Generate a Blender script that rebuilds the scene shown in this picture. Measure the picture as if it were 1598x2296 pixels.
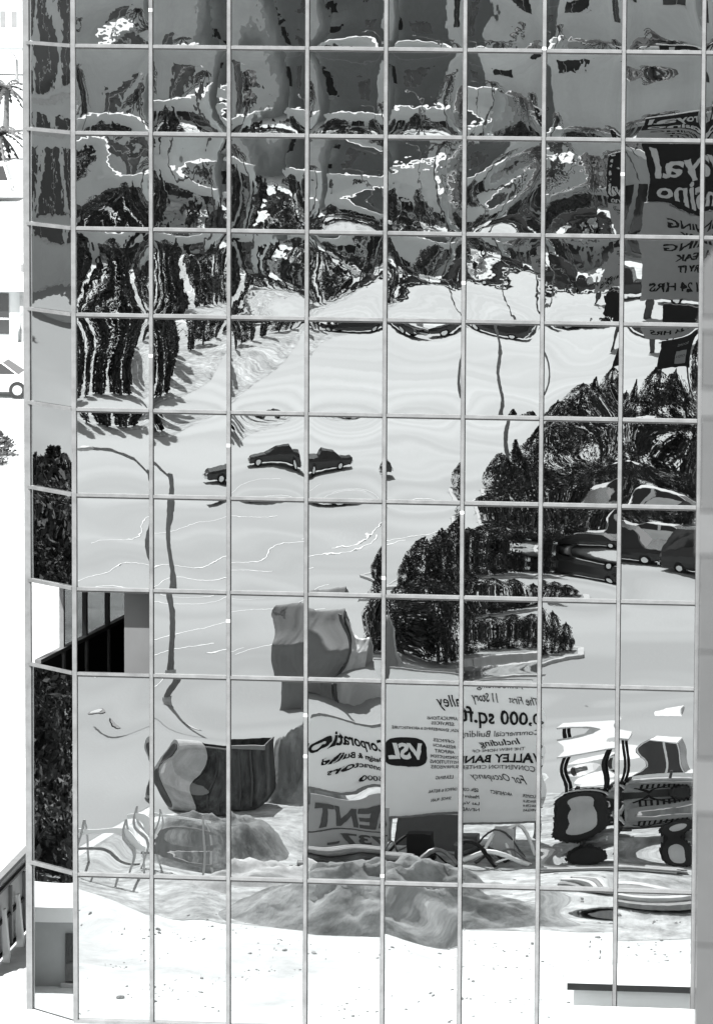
import bpy, math, random
from mathutils import Vector, Matrix, noise
PI = math.pi
R = math.radians
rng = random.Random(7)
for o in list(bpy.data.objects):
    bpy.data.objects.remove(o)
S = bpy.context.scene
COL = S.collection

# ------------------------------------------------------------------ camera
YAW, PITCH, ROLL, FPX = .1285, .1362, .0038, 12672.94
CAM = Vector((19.1911, -106.2205, 24.8396))
cy, sy, cp, sp = math.cos(YAW), math.sin(YAW), math.cos(PITCH), math.sin(PITCH)
fw = Vector((-sy*cp, cy*cp, -sp)); rt0 = Vector((cy, sy, 0)); up0 = rt0.cross(fw)
rt = math.cos(ROLL)*rt0 + math.sin(ROLL)*up0; up = -math.sin(ROLL)*rt0 + math.cos(ROLL)*up0
cd = bpy.data.cameras.new('camera'); cam = bpy.data.objects.new('camera', cd); COL.objects.link(cam)
cam.matrix_world = Matrix(((rt.x, up.x, -fw.x, CAM.x), (rt.y, up.y, -fw.y, CAM.y), (rt.z, up.z, -fw.z, CAM.z), (0, 0, 0, 1)))
cd.sensor_fit = 'VERTICAL'; cd.sensor_height = 36; cd.lens = 36*FPX/2296
cd.clip_start = .5; cd.clip_end = 6000
cd.dof.use_dof = True; cd.dof.focus_distance = 135; cd.dof.aperture_fstop = 8
S.camera = cam

# ------------------------------------------------------------------ light
SUN_FROM = Vector((-.22, -.62, .75)).normalized()      # towards the sun: high, behind and left of the photographer
elev = math.asin(SUN_FROM.z)
W = bpy.data.worlds.new('World'); S.world = W; W.use_nodes = True
nt = W.node_tree; nt.nodes.clear()
sky = nt.nodes.new('ShaderNodeTexSky'); sky.sky_type = 'NISHITA'; sky.sun_disc = False
sky.sun_elevation = elev; sky.sun_rotation = math.atan2(SUN_FROM.x, SUN_FROM.y)
bw = nt.nodes.new('ShaderNodeRGBToBW'); bg = nt.nodes.new('ShaderNodeBackground'); wo = nt.nodes.new('ShaderNodeOutputWorld')
nt.links.new(sky.outputs[0], bw.inputs[0]); nt.links.new(bw.outputs[0], bg.inputs[0]); nt.links.new(bg.outputs[0], wo.inputs[0])
bg.inputs[1].default_value = .11
sd = bpy.data.lights.new('sun', 'SUN'); sd.energy = 4.2; sd.angle = R(.53); sd.color = (1, 1, 1)
so = bpy.data.objects.new('sun', sd); COL.objects.link(so); so.rotation_euler = SUN_FROM.to_track_quat('Z', 'Y').to_euler()
S.view_settings.view_transform = 'Standard'; S.view_settings.look = 'None'; S.view_settings.gamma = 1
S.view_settings.exposure = 1.25
S.view_settings.use_curve_mapping = False
S.cycles.caustics_reflective = True; S.cycles.blur_glossy = 2.0; S.cycles.caustics_refractive = False
S.cycles.max_bounces = 8; S.cycles.transparent_max_bounces = 12

# ------------------------------------------------------------------ materials (a black and white photograph: greys, a breath of cool)
MATS = {}
def gcol(g):
    return (g*.985, g, g*1.0, 1)
def mat(name, g, rough=.7, var=.15, scale=3.0, bump=0., spec=.3, metal=0., var2=0., scale2=.1, bscale=None):
    if name in MATS: return MATS[name]
    m = bpy.data.materials.new(name); m.use_nodes = True; n = m.node_tree; N = n.nodes; L = n.links
    b = N['Principled BSDF']; b.inputs['Roughness'].default_value = rough; b.inputs['Metallic'].default_value = metal
    b.inputs['Specular IOR Level'].default_value = spec
    tc = N.new('ShaderNodeTexCoord')
    tx = N.new('ShaderNodeTexNoise'); tx.inputs['Scale'].default_value = scale; tx.inputs['Detail'].default_value = 6; tx.inputs['Roughness'].default_value = .65
    L.new(tc.outputs['Object'], tx.inputs['Vector'])
    rp = N.new('ShaderNodeValToRGB'); rp.color_ramp.elements[0].position = .3; rp.color_ramp.elements[1].position = .7
    rp.color_ramp.elements[0].color = gcol(g*(1-var)); rp.color_ramp.elements[1].color = gcol(g*(1+var))
    L.new(tx.outputs[0], rp.inputs[0]); out = rp.outputs[0]
    if var2:
        t2 = N.new('ShaderNodeTexNoise'); t2.inputs['Scale'].default_value = scale2; t2.inputs['Detail'].default_value = 4; t2.inputs['Distortion'].default_value = .8
        L.new(tc.outputs['Object'], t2.inputs['Vector'])
        r2 = N.new('ShaderNodeValToRGB'); r2.color_ramp.elements[0].position = .32; r2.color_ramp.elements[1].position = .68
        r2.color_ramp.elements[0].color = gcol(1-var2); r2.color_ramp.elements[1].color = gcol(1+var2)
        L.new(t2.outputs[0], r2.inputs[0])
        mx = N.new('ShaderNodeMix'); mx.data_type = 'RGBA'; mx.blend_type = 'MULTIPLY'; mx.inputs[0].default_value = 1
        L.new(out, mx.inputs[6]); L.new(r2.outputs[0], mx.inputs[7]); out = mx.outputs[2]
    L.new(out, b.inputs['Base Color'])
    if bump:
        bp = N.new('ShaderNodeBump'); bp.inputs['Strength'].default_value = 1; bp.inputs['Distance'].default_value = bump
        if bscale:
            t3 = N.new('ShaderNodeTexNoise'); t3.inputs['Scale'].default_value = bscale; t3.inputs['Detail'].default_value = 4
            L.new(tc.outputs['Object'], t3.inputs['Vector']); L.new(t3.outputs[0], bp.inputs['Height'])
        else:
            L.new(tx.outputs[0], bp.inputs['Height'])
        L.new(bp.outputs[0], b.inputs['Normal'])
    MATS[name] = m
    return m
def mirror_mat(name, g, ripple):
    m = bpy.data.materials.new(name); m.use_nodes = True; n = m.node_tree; N = n.nodes; L = n.links
    b = N['Principled BSDF']; b.inputs['Metallic'].default_value = 1; b.inputs['Roughness'].default_value = .0; b.inputs['Base Color'].default_value = gcol(g)
    tc = N.new('ShaderNodeTexCoord'); t = N.new('ShaderNodeTexNoise'); t.inputs['Scale'].default_value = 5; t.inputs['Detail'].default_value = 1.5
    L.new(tc.outputs['Object'], t.inputs['Vector'])
    bp = N.new('ShaderNodeBump'); bp.inputs['Strength'].default_value = 1; bp.inputs['Distance'].default_value = ripple
    L.new(t.outputs[0], bp.inputs['Height']); L.new(bp.outputs[0], b.inputs['Normal'])
    return m
def tinted_glass(name, g):
    m = bpy.data.materials.new(name); m.use_nodes = True; N = m.node_tree.nodes; L = m.node_tree.links
    N.clear(); o = N.new('ShaderNodeOutputMaterial'); t = N.new('ShaderNodeBsdfTransparent'); t.inputs[0].default_value = gcol(g)
    gl = N.new('ShaderNodeBsdfGlossy'); gl.inputs['Roughness'].default_value = .02; gl.inputs[0].default_value = gcol(.8)
    mx = N.new('ShaderNodeMixShader'); mx.inputs[0].default_value = .1; L.new(t.outputs[0], mx.inputs[1]); L.new(gl.outputs[0], mx.inputs[2]); L.new(mx.outputs[0], o.inputs[0])
    return m
M = dict(
    sand=mat('pale_desert_sand', .57, .95, .16, 1.3, .03, .1, var2=.2, scale2=.3, bscale=2.5),
    gravel=mat('trampled_gravel', .36, .95, .5, 1.9, .03, .1, var2=.25, scale2=.45, bscale=4),
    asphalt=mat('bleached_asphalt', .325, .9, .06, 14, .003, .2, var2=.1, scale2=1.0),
    concrete=mat('concrete', .42, .85, .1, 4, .002, .2),
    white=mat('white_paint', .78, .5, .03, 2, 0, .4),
    boardwhite=mat('white_sign_paint', .88, .22, .03, 1.5, 0, .5),
    boardgrey=mat('grey_sign_paint', .34, .4, .06, 2, 0, .4),
    black=mat('black_paint', .015, .7, .1, 3, 0, .15),
    darkgrey=mat('dark_grey_paint', .07, .5, .15, 3),
    midgrey=mat('mid_grey_paint', .2, .55, .1, 3),
    lightgrey=mat('light_grey_paint', .45, .5, .08, 3),
    lettergrey=mat('weathered_letter_paint', .40, .5, .12, 3),
    alu=mat('aluminium', .20, .42, .22, 3, 0, .5, metal=.3),
    gasket_shadow=mat('dark_gasket_shadow', .05, .6, .1, 8),
    soil=mat('damp_soil', .25, .95, .4, 1.6, .06, .1, var2=.45, scale2=.5, bscale=3),
    rock=mat('rubble_stone', .42, .9, .25, 3, .02),
    leaf=mat('dark_foliage', .045, .6, .45, 1.2, 0, .25),
    leaf2=mat('mid_foliage', .08, .55, .4, 1.5, 0, .3),
    bark=mat('bark', .1, .9, .3, 8, .01),
    wood=mat('weathered_timber', .22, .8, .25, 5, .003),
    tyre=mat('tyre_rubber', .025, .8, .15, 5),
    chrome=mat('chrome', .75, .12, .02, 3, 0, .5, metal=1),
    cardark=mat('dark_car_paint', .03, .15, .05, 3, 0, .6),
    cargrey=mat('grey_car_paint', .2, .15, .05, 3, 0, .6),
    carwhite=mat('white_car_paint', .78, .15, .03, 3, 0, .6),
    glass=mat('dark_window_glass', .03, .05, .05, 3, 0, .6),
    wallgrey=mat('grey_stucco', .56, .9, .06, .8, .003, .1, var2=.08, scale2=.12),
    walldark=mat('dark_stucco', .36, .9, .1, .8, .003, .1, var2=.1, scale2=.12),
    wallwhite=mat('white_stucco', .66, .9, .04, .8, .003, .1, var2=.05, scale2=.12),
    roofwhite=mat('white_gravel_roof', .62, .95, .1, 1, .004, .1),
    roofdark=mat('tar_roof', .1, .95, .2, 1, .004, .1),
    rusty=mat('rusty_steel', .06, .7, .8, 2.2, .004, .3, var2=.5, scale2=1.1),
    canvas=mat('grey_canvas', .2, .85, .12, 2, .006, .1),
    interior=mat('dark_interior', .02, .9, .1, 2),
    plaster=mat('grey_plaster', .12, .9, .05, 2),
    iron=mat('cast_iron', .06, .6, .3, 8, .003),
    blockgrey=mat('grey_block', .095, .9, .08, 6, .002),
    blockwhite=mat('whitewashed_block', .125, .9, .08, 6, .002),
    stone=mat('stone_veneer', .3, .9, .3, 5, .01),
)
MIR_HI = mirror_mat('mirror_glass_rippled', .58, .00032)
MIR_LO = mirror_mat('mirror_glass', .58, .00006)
TINT = tinted_glass('tinted_window_glass', .40)

# ------------------------------------------------------------------ mesh helpers
class MB:
    def __init__(s): s.v = []; s.f = []
    def add(s, vs, fs):
        k = len(s.v); s.v += [tuple(v) for v in vs]; s.f += [tuple(i+k for i in f) for f in fs]; return s
    def box(s, x0, x1, y0, y1, z0, z1):
        return s.add([(x0,y0,z0),(x1,y0,z0),(x1,y1,z0),(x0,y1,z0),(x0,y0,z1),(x1,y0,z1),(x1,y1,z1),(x0,y1,z1)],
                     [(0,3,2,1),(4,5,6,7),(0,1,5,4),(1,2,6,5),(2,3,7,6),(3,0,4,7)])
    def bar(s, a, b, w, h, upv=(0,0,1)):
        a = Vector(a); b = Vector(b); d = (b-a).normalized(); u = Vector(upv)
        if abs(d.dot(u)) > .98: u = Vector((1,0,0))
        r = d.cross(u).normalized()*w/2; u = r.cross(d).normalized()*h/2
        return s.add([a-r-u,a+r-u,a+r+u,a-r+u,b-r-u,b+r-u,b+r+u,b-r+u],[(0,3,2,1),(4,5,6,7),(0,1,5,4),(1,2,6,5),(2,3,7,6),(3,0,4,7)])
    def tube(s, pts, rad, n=8, cap=True):
        pts = [Vector(p) for p in pts]; rad = rad if isinstance(rad, (list, tuple)) else [rad]*len(pts)
        k = len(s.v); ref = Vector((0,0,1))
        for i, p in enumerate(pts):
            d = (pts[min(i+1,len(pts)-1)]-pts[max(i-1,0)]).normalized()
            if abs(d.dot(ref)) > .95: ref = Vector((1,0,0))
            a = d.cross(ref).normalized(); b = d.cross(a)
            for j in range(n):
                t = 2*PI*j/n; s.v.append(tuple(p+rad[i]*(math.cos(t)*a+math.sin(t)*b)))
        for i in range(len(pts)-1):
            for j in range(n):
                s.f.append((k+i*n+j, k+i*n+(j+1)%n, k+(i+1)*n+(j+1)%n, k+(i+1)*n+j))
        if cap:
            s.f.append(tuple(k+j for j in range(n))); s.f.append(tuple(k+(len(pts)-1)*n+j for j in reversed(range(n))))
        return s
    def prism(s, poly, y0, y1):           # poly in x,z
        n = len(poly)
        return s.add([(x,y0,z) for x,z in poly]+[(x,y1,z) for x,z in poly],
                     [tuple(range(n)), tuple(reversed(range(n,2*n)))]+[(i,i+n,(i+1)%n+n,(i+1)%n) for i in range(n)])
    def loft(s, rings, cap=True):
        n = len(rings[0]); k = len(s.v)
        for r in rings: s.v += [tuple(p) for p in r]
        for i in range(len(rings)-1):
            for j in range(n):
                s.f.append((k+i*n+j, k+i*n+(j+1)%n, k+(i+1)*n+(j+1)%n, k+(i+1)*n+j))
        if cap:
            s.f.append(tuple(k+j for j in reversed(range(n)))); s.f.append(tuple(k+(len(rings)-1)*n+j for j in range(n)))
        return s
    def mesh(s, name, m, smooth=False):
        me = bpy.data.meshes.new(name); me.from_pydata(s.v, [], s.f); me.update()
        if m: me.materials.append(m)
        if smooth: me.polygons.foreach_set('use_smooth', [True]*len(me.polygons))
        return me
    def build(s, name, m, parent=None, smooth=False):
        return link(name, s.mesh(name, m, smooth), parent)
def link(name, me, parent=None):
    o = bpy.data.objects.new(name, me); COL.objects.link(o); o.parent = parent; return o
def tag(o, label=None, cat=None, group=None, kind=None):
    if label: o['label'] = label
    if cat: o['category'] = cat
    if group: o['group'] = group
    if kind: o['kind'] = kind
    return o
def thing(name, label, cat, loc=(0,0,0), rz=0., group=None):
    o = bpy.data.objects.new(name, None); COL.objects.link(o); o.location = loc; o.rotation_euler = (0,0,rz); o.empty_display_size = .2
    return tag(o, label, cat, group)
def dup(root, loc, rz, label=None, scale=None):
    def cp(o, par):
        c = o.copy(); COL.objects.link(c); c.parent = par
        for ch in o.children: cp(ch, c)
        return c
    r = cp(root, None); r.location = loc; r.rotation_euler = (0,0,rz)
    if scale: r.scale = scale
    if label: r['label'] = label
    return r
def text_mesh(s, size, m, width=None, shear=0., bold=0., ext=.006):
    c = bpy.data.curves.new('lettering', 'FONT'); c.body = s; c.size = size; c.shear = shear; c.offset = bold; c.extrude = ext; c.resolution_u = 3
    c.align_x = 'CENTER'
    o = bpy.data.objects.new('lettering', c); COL.objects.link(o)
    dg = bpy.context.evaluated_depsgraph_get()
    me = bpy.data.meshes.new_from_object(o.evaluated_get(dg)); bpy.data.objects.remove(o)
    xs = [v.co.x for v in me.vertices]; w = max(xs)-min(xs); mid = (max(xs)+min(xs))/2
    k = width/w if width else 1
    for v in me.vertices:
        x, y, z = v.co; v.co = (-(x-mid)*k, z, y)        # faces +y, reads right when looked at from the glass
    me.materials.clear(); me.materials.append(m)
    return me
def letter(parent, s, size, x, z, y, m, width=None, shear=0., bold=0., name='lettering', slope=0.):
    o = link(name, text_mesh(s, size, m, width, shear, bold), parent); o.location = (x, y, z); o.rotation_euler = (0, slope, 0); return o

# ------------------------------------------------------------------ ground
def sheet(name, poly, z, m, parent=None, kind='structure'):
    me = MB().add([(x,y,z) for x,y in poly], [tuple(range(len(poly)))]).mesh(name, m); o = link(name, me, parent)
    if not parent: o['kind'] = kind
    return o
sheet('ground', [(-3000,-3000),(3000,-3000),(3000,3000),(-3000,3000)], 0, M['sand'])
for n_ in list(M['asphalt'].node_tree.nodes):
    if n_.type == 'TEX_NOISE' and abs(n_.inputs['Scale'].default_value-1) < .01:      # long soft streaks: caustic light painted into the asphalt colour
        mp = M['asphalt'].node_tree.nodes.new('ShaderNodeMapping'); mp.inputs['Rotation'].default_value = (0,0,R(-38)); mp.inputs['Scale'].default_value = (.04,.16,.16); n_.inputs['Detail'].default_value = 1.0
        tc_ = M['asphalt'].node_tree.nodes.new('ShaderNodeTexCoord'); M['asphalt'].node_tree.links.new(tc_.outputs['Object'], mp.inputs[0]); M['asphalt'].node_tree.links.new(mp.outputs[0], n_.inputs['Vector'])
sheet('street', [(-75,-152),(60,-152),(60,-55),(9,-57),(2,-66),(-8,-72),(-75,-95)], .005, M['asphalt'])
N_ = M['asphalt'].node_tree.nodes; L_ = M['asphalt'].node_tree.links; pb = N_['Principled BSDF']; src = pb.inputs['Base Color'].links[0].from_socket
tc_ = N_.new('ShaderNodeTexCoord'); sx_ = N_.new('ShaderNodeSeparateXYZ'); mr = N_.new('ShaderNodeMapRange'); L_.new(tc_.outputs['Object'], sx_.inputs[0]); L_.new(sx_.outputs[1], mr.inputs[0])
mr.inputs[1].default_value = -45; mr.inputs[2].default_value = -105; mr.inputs[3].default_value = .86; mr.inputs[4].default_value = 1.22    # paving gets paler farther out
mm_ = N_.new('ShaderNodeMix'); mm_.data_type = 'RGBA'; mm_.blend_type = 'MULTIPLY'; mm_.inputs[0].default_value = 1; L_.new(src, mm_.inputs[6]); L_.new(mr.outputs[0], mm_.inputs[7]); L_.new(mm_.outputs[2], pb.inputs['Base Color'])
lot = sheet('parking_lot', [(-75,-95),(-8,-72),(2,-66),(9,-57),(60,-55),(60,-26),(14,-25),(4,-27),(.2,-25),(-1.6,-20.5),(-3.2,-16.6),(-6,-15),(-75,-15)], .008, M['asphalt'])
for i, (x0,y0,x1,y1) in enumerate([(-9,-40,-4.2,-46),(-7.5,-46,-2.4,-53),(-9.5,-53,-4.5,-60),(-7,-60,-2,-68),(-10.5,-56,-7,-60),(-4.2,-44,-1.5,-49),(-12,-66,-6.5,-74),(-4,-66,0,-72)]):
    MB().bar((x0,y0,.016),(x1,y1,.016),.07,.004).build('stall_caustic_line', M['white'], lot)  # white strips: faded stall lines and caustic light streaks, both painted on
sheet('side_street', [(-138,-14),(-5.2,-14),(-5.2,2.6),(-14,4),(-20,36),(-138,36)], .006, M['asphalt'])
gv = [(-2.9,-15.6),(-1.8,-19.5),(-.6,-24),(1,-27),(2.5,-28.2),(4.6,-29),(6.5,-26.4),(9,-28),(13.5,-27.5),(14,-16.5),(13,-11),(9,-9.2),(5,-8.6),(1.5,-9.4),(-1,-10.6),(-2.4,-11.8)]
sheet('gravel_patch', [(x+.25*math.sin(9*k), y+.25*math.cos(7*k)) for k, (x,y) in enumerate(gv)], .007, M['gravel'])
for i, (ux,uy,r) in enumerate([(-5.59,-34.2,.34),(-3.55,-36.27,.3)]):
    c = thing('manhole_cover', ['iron manhole cover on the asphalt, the larger one near the left corner','small iron manhole cover on the asphalt below the near street lamp'][i], 'manhole', (ux,uy,.008), 0, 'manhole covers in the asphalt')
    MB().tube([(0,0,0),(0,0,.02)], r, 20).build('frame_ring', M['iron'], c); MB().tube([(0,0,.02),(0,0,.028)], r*.72, 20).build('lid', M['concrete'], c)

# ------------------------------------------------------------------ mirror building
ZL = [0, 2.95, 6.895, 8.552, 10.379, 12.036, 13.862, 15.519, 17.346, 19.003, 20.829, 22.486, 24.313, 25.97, 27.797, 29.454, 31.281, 32.938, 34.765, 36.422, 38.249, 39.906]
PW = 1.5; NC = 12
FA = R(43.5); FW = 1.53
FD = Vector((-math.cos(FA), math.sin(FA), 0))            # along the corner facet, away from the main face
bld = thing('mirror_glass_building', 'tall office building clad in a grid of rippled mirror glass panes', 'building', (0,0,0))
def pane(row, col, facet=False):
    z0, z1 = ZL[row], ZL[row+1]; g = .035
    rr = random.Random(1000*row+col+(500 if facet else 0))
    ax, ay, q, wv, tx, tz = warp(row, col, facet, rr)
    w = (FW if facet else PW)-2*g; h = z1-z0-2*g
    nx = 22; nz = 26 if h < 2.5 else 44
    if row > 10: nx = nz = 10
    ph = [(rr.uniform(0,6.28), rr.uniform(.6,1.7), rr.uniform(.5,1.4), rr.uniform(-1,1), rr.uniform(-1,1)) for _ in range(5)]
    flatw = row <= 3 and (col >= 5 or (row < 2 and col == 2)) and not facet
    vs = []; fs = []
    for j in range(nz+1):
        for i in range(nx+1):
            s = 2*i/nx-1; t = 2*j/nz-1
            ps = (1-s*s)*(1-q)+(1-s**4)*q; pt = (1-t*t)*(1-q)+(1-t**4)*q
            d = ax*(.5*ps*pt+.5*ps)+ay*(.5*ps*pt+.5*pt)
            X = s*w/2; Z = t*h/2
            for p, kx, kz, a, b in ph:
                d += wv*math.sin(kx*X*(1.2 if flatw else 3.2)*a+kz*Z*(7.5 if flatw else 5.2)*b+p)*.5*(.6 if flatw else 1)
            d += X*tx+Z*tz
            if facet:
                P = FD*(FW/2-X*1) + Vector((0,0,0)); nrm = Vector((-math.sin(FA), -math.cos(FA), 0))
                P = P+nrm*(d-.02); vs.append((P.x, P.y, (z0+z1)/2+Z))
            else:
                vs.append((col*PW+PW/2+X, -d+.02, (z0+z1)/2+Z))
    for j in range(nz):
        for i in range(nx):
            a = j*(nx+1)+i; fs.append((a, a+1, a+nx+2, a+nx+1))
    o = MB().add(vs, fs).build('pane', MIR_HI if row >= 6 and col < 7 else MIR_LO, bld, True)
    return o
mm = .001
def warp(row, col, facet, rr):
    u = rr.uniform
    if facet: return (u(.6,2.2)*mm, u(.5,2.5)*mm, .5, (.9 if row > 4 else .6)*mm, u(-.001,.001), u(-.002,.002))
    tx, tz = u(-.0008,.0008), u(-.001,.001)
    if col >= 7 and row in (6, 7): return (u(.3,.8)*mm, u(.4,1.0)*mm, u(.2,.8), (.22*mm if row == 6 else .18*mm), 0, 0)
    if row >= 8:   return (u(1.4,3.8)*mm, u(1.8,4.4)*mm, u(.5,1.0), u(1.2,2.2)*mm, 4*tx, 4*tz)
    if row == 7:   return (u(1.0,4.0)*mm, u(1.2,4.0)*mm, u(.0,.6), u(2.0,3.2)*mm, 4*tx, 4*tz)
    if row == 6:   return (u(2.2,3.8)*mm, u(2.6,4.2)*mm, u(.2,.6), u(.9,1.5)*mm, 3*tx, 2*tz)
    if row == 5:   return (u(1.2,2.3)*mm, u(1.0,1.9)*mm, u(.3,.7), u(.4,.7)*mm, 2*tx, 1.5*tz)
    if row == 4:
        if col in (2, 3): return (4.2*mm, 3.4*mm, .3, .6*mm, (.0012 if col == 2 else -.0012), 0)
        return (u(.6,1.6)*mm, u(.8,1.6)*mm, u(.2,.6), (.45 if col < 6 else 1.5)*mm, 2*tx, 1.5*tz)
    if row == 3:   return (u(.8,1.8)*mm, u(.8,1.8)*mm, u(.2,.6), (.45 if col < 5 else 1.9)*mm, 2*tx, 2*tz)
    if row == 2:   return (u(.8,1.8)*mm, u(.6,1.8)*mm, u(.3,.7), (.45 if col < 2 else 1.4)*mm, 2*tx, 2*tz)
    if row == 1:
        if col in (3, 4, 5): return ((-2.3,-1.7,-2.0)[col-3]*mm, 1.2*mm, .1, (1.1,.9,1.0)[col-3]*mm, 0, (.001,-.0015,.002)[col-3])
        return (u(.4,1.4)*mm, u(.5,2.5)*mm, .4, (1.4, 3.4, 3.8, 0, 0, 0, 3.8, 4.0, 3.0, 2, 2, 2)[col]*mm, tx, tz)
    return (u(.5,1.5)*mm, u(.5,2.0)*mm, .5, (2.0, 2.4, 2.4, 2.4, 2.4, 2.4, 5.0, 5.0, 5.0, 3, 3, 3)[col]*mm, tx, tz)
OPEN = (2, 0)                                            # the storey with a pane out
for r_ in range(len(ZL)-1):
    for c_ in range(NC):
        if (r_, c_) != OPEN: pane(r_, c_)
    if r_ != 2: pane(r_, 0, True)
# mullions and transoms: an aluminium cap, with a dark gasket behind, and shade painted dark under the transoms
for c_ in range(NC+1):
    w = .066 if c_ else .085
    for k in range(len(ZL)-1):
        o = MB().box(c_*PW-w/2, c_*PW+w/2, -.055, .03, ZL[k]+.001, ZL[k+1]-.001).build('mullion', M['alu'], bld)
        MB().box(c_*PW-.046, c_*PW+.046, .004, .029, ZL[k]+.03, ZL[k+1]-.03).build('gasket_shadow', M['gasket_shadow'], o)
P1 = FD*FW
for k in range(len(ZL)-1):
    MB().bar((P1.x,P1.y,ZL[k]),(P1.x,P1.y,ZL[k+1]-.002),.12,.12).build('mullion', M['alu'], bld)
for k, z in enumerate(ZL[1:]):
    for c_ in range(NC):
        o = MB().box(c_*PW+.043, (c_+1)*PW-.043, -.04, .03, z-.026, z+.034).build('transom', M['alu'], bld)
        MB().box(c_*PW+.045, (c_+1)*PW-.045, -.022, .028, z-.058, z-.027).build('gasket_shadow', M['gasket_shadow'], o)  # dark strip painting in the thin shadow gap below each transom
    a = FD*.05; b = FD*(FW-.06); n_ = Vector((-math.sin(FA), -math.cos(FA), 0))*.01
    MB().bar((a.x+n_.x, a.y+n_.y, z), (b.x+n_.x, b.y+n_.y, z), .07, .062).build('transom', M['alu'], bld)
for k, (c_, z) in enumerate([(1,19.7),(3,6.2),(5,14.6),(4,8.9),(2,8.0),(6,19.05),(4,3.1),(3,5.4),(7,16.7),(1,13.1),(2,11.4),(5,10.2)]):
    MB().box(c_*PW-.036, c_*PW+.036, -.062, -.056, z-.03, z+.03).build('glint_spot', M['white'], bld)  # small white boxes as painted glints on a few mullions
MB().box(.05, NC*PW, -.09, .03, -.01, .07).build('base_sill', M['alu'], bld)
# body behind the glass, roof, and the room behind the missing panes
WX = lambda y: -1.02+.128*(y-1)                          # side wall runs back from the facet
MB().box(1.65, NC*PW, .12, 22, 0, ZL[2]-.05).build('core_wall', M['interior'], bld)
MB().box(1.65, NC*PW, .12, 22, ZL[3]+.05, ZL[-1]).build('core_wall', M['interior'], bld)
MB().box(1.66, NC*PW, .5, 22, ZL[2]-.049, ZL[3]+.049).build('core_wall', M['interior'], bld)
MB().box(-.6, NC*PW+.05, .4, 22, ZL[-1]+.001, ZL[-1]+.5).build('roof', M['roofwhite'], bld)
MB().box(.86, 1.649, .62, .8, ZL[2]-.6, ZL[3]+.3).build('partition_wall', M['plaster'], bld)
MB().box(-1.0, 1.6, 13, 13.2, 0, 22).build('back_wall', M['interior'], bld)
MB().box(-1.0, 1.6, 1.3, 13, ZL[3]+.12, ZL[3]+.3).build('ceiling_slab', M['interior'], bld)
MB().box(-.9, 1.6, 1.3, 13, 2.5, 2.7).build('floor_slab', M['interior'], bld)
def side(y0, y1, z0, z1, t=.05): 
    return MB().add([(WX(y0),y0,z0),(WX(y1),y1,z0),(WX(y1)+t,y1,z0),(WX(y0)+t,y0,z0),(WX(y0),y0,z1),(WX(y1),y1,z1),(WX(y1)+t,y1,z1),(WX(y0)+t,y0,z1)],
                     [(0,3,2,1),(4,5,6,7),(0,1,5,4),(1,2,6,5),(2,3,7,6),(3,0,4,7)])
side(1.15, 13, 0, ZL[2]-.02).build('side_wall', M['interior'], bld)
side(1.15, 13, ZL[3]+.1, ZL[-1]).build('side_wall', M['interior'], bld)
side(1.15, 13, ZL[2]-.018, ZL[2]+.06, .12).build('sill_rail', M['alu'], bld)
for k in range(8):
    y = 1.2+1.5*k
    if k: side(y, y+.09, ZL[2]+.062, ZL[3]+.098, .09).build('mullion', M['alu'] if k < 2 else M['darkgrey'], bld)
    side(y+.01, y+.1, 3, ZL[2]-.021, .1).build('mullion', M['midgrey'], bld)
    if k > 0: side(y+.095, y+1.495, ZL[2]+.062, ZL[3]+.098, .012).build('window_pane', TINT, bld)
# low planter wall standing in front of the glass, right of the picture
pl = thing('planter_wall', 'low white concrete planter wall with a dark lip, at the foot of the glass', 'planter', (0,0,0))
MB().box(9.62, 15, -2.9, -1.0, 0, .76).build('wall', M['white'], pl)
MB().box(9.5, 15, -3.0, -.92, .761, .87).build('coping', M['white'], pl)
MB().box(9.5, 15, -.919, -.9, .745, .868).build('lip', M['darkgrey'], pl)

# ------------------------------------------------------------------ buildings across the street (seen in the glass)
def building(name, label, x0, x1, yf, depth, h, wall, roof, rows=(), cols=0, wz=1.5, ww=1.5, parapet=.5, bands=(), rz=0., trim=None):
    """front faces +y (towards the mirror) at the local y = 0; local x from -w/2 to w/2"""
    w = x1-x0
    b = thing(name, label, 'building', ((x0+x1)/2, yf, 0), rz)
    MB().box(-w/2, w/2, -depth, 0, 0, h).build('wall', wall, b)
    r = MB().box(-w/2-.15, w/2+.15, -depth-.15, .15, h+.001, h+.3).build('roof', roof, b)
    if parapet:
        m = MB(); m.box(-w/2-.2,w/2+.2,.16,.4,h-.3,h+parapet+.3); m.build('parapet', wall, r)
    for z in bands: MB().box(-w/2-.05, w/2+.05, .002, .14, z, z+.35).build('ledge', trim or M['lightgrey'], b)
    for z in rows:
        for k in range(cols):
            x = -w/2+(k+.5)*w/cols
            wn = MB().box(x-ww/2, x+ww/2, .003, .05, z, z+wz).build('window', M['glass'], b)
            fr = MB(); fr.box(x-ww/2-.1,x+ww/2+.1,.001,.1,z-.12,z-.005); fr.box(x-.03,x+.03,.051,.08,z,z+wz); fr.build('window_frame', trim or M['lightgrey'], wn)
    return b
building('office_block', 'plain grey stucco block with few windows, behind the cypresses', -60, -27, -205, 20, 30, M['wallgrey'], M['roofwhite'], (4,), 3, 4.2, 3.0)
building('hotel_tower', 'darker hotel tower with two ledges and broad windows', -30, -13, -227, 18, 32, M['walldark'], M['roofwhite'], (5,), 3, 3.0, 2.8, bands=(11,))
building('hotel_wing', 'grey stucco hotel wing with wide dark windows', -15, 3, -206, 18, 28, M['wallgrey'], M['roofwhite'], (9,), 2, 3.2, 3.4)
building('apartment_block', 'mid grey block with many small windows at the far right', 0, 26, -228, 18, 29, M['walldark'], M['roofwhite'], (4,12), 4, 2.4, 2.8, bands=(9,))
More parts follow.
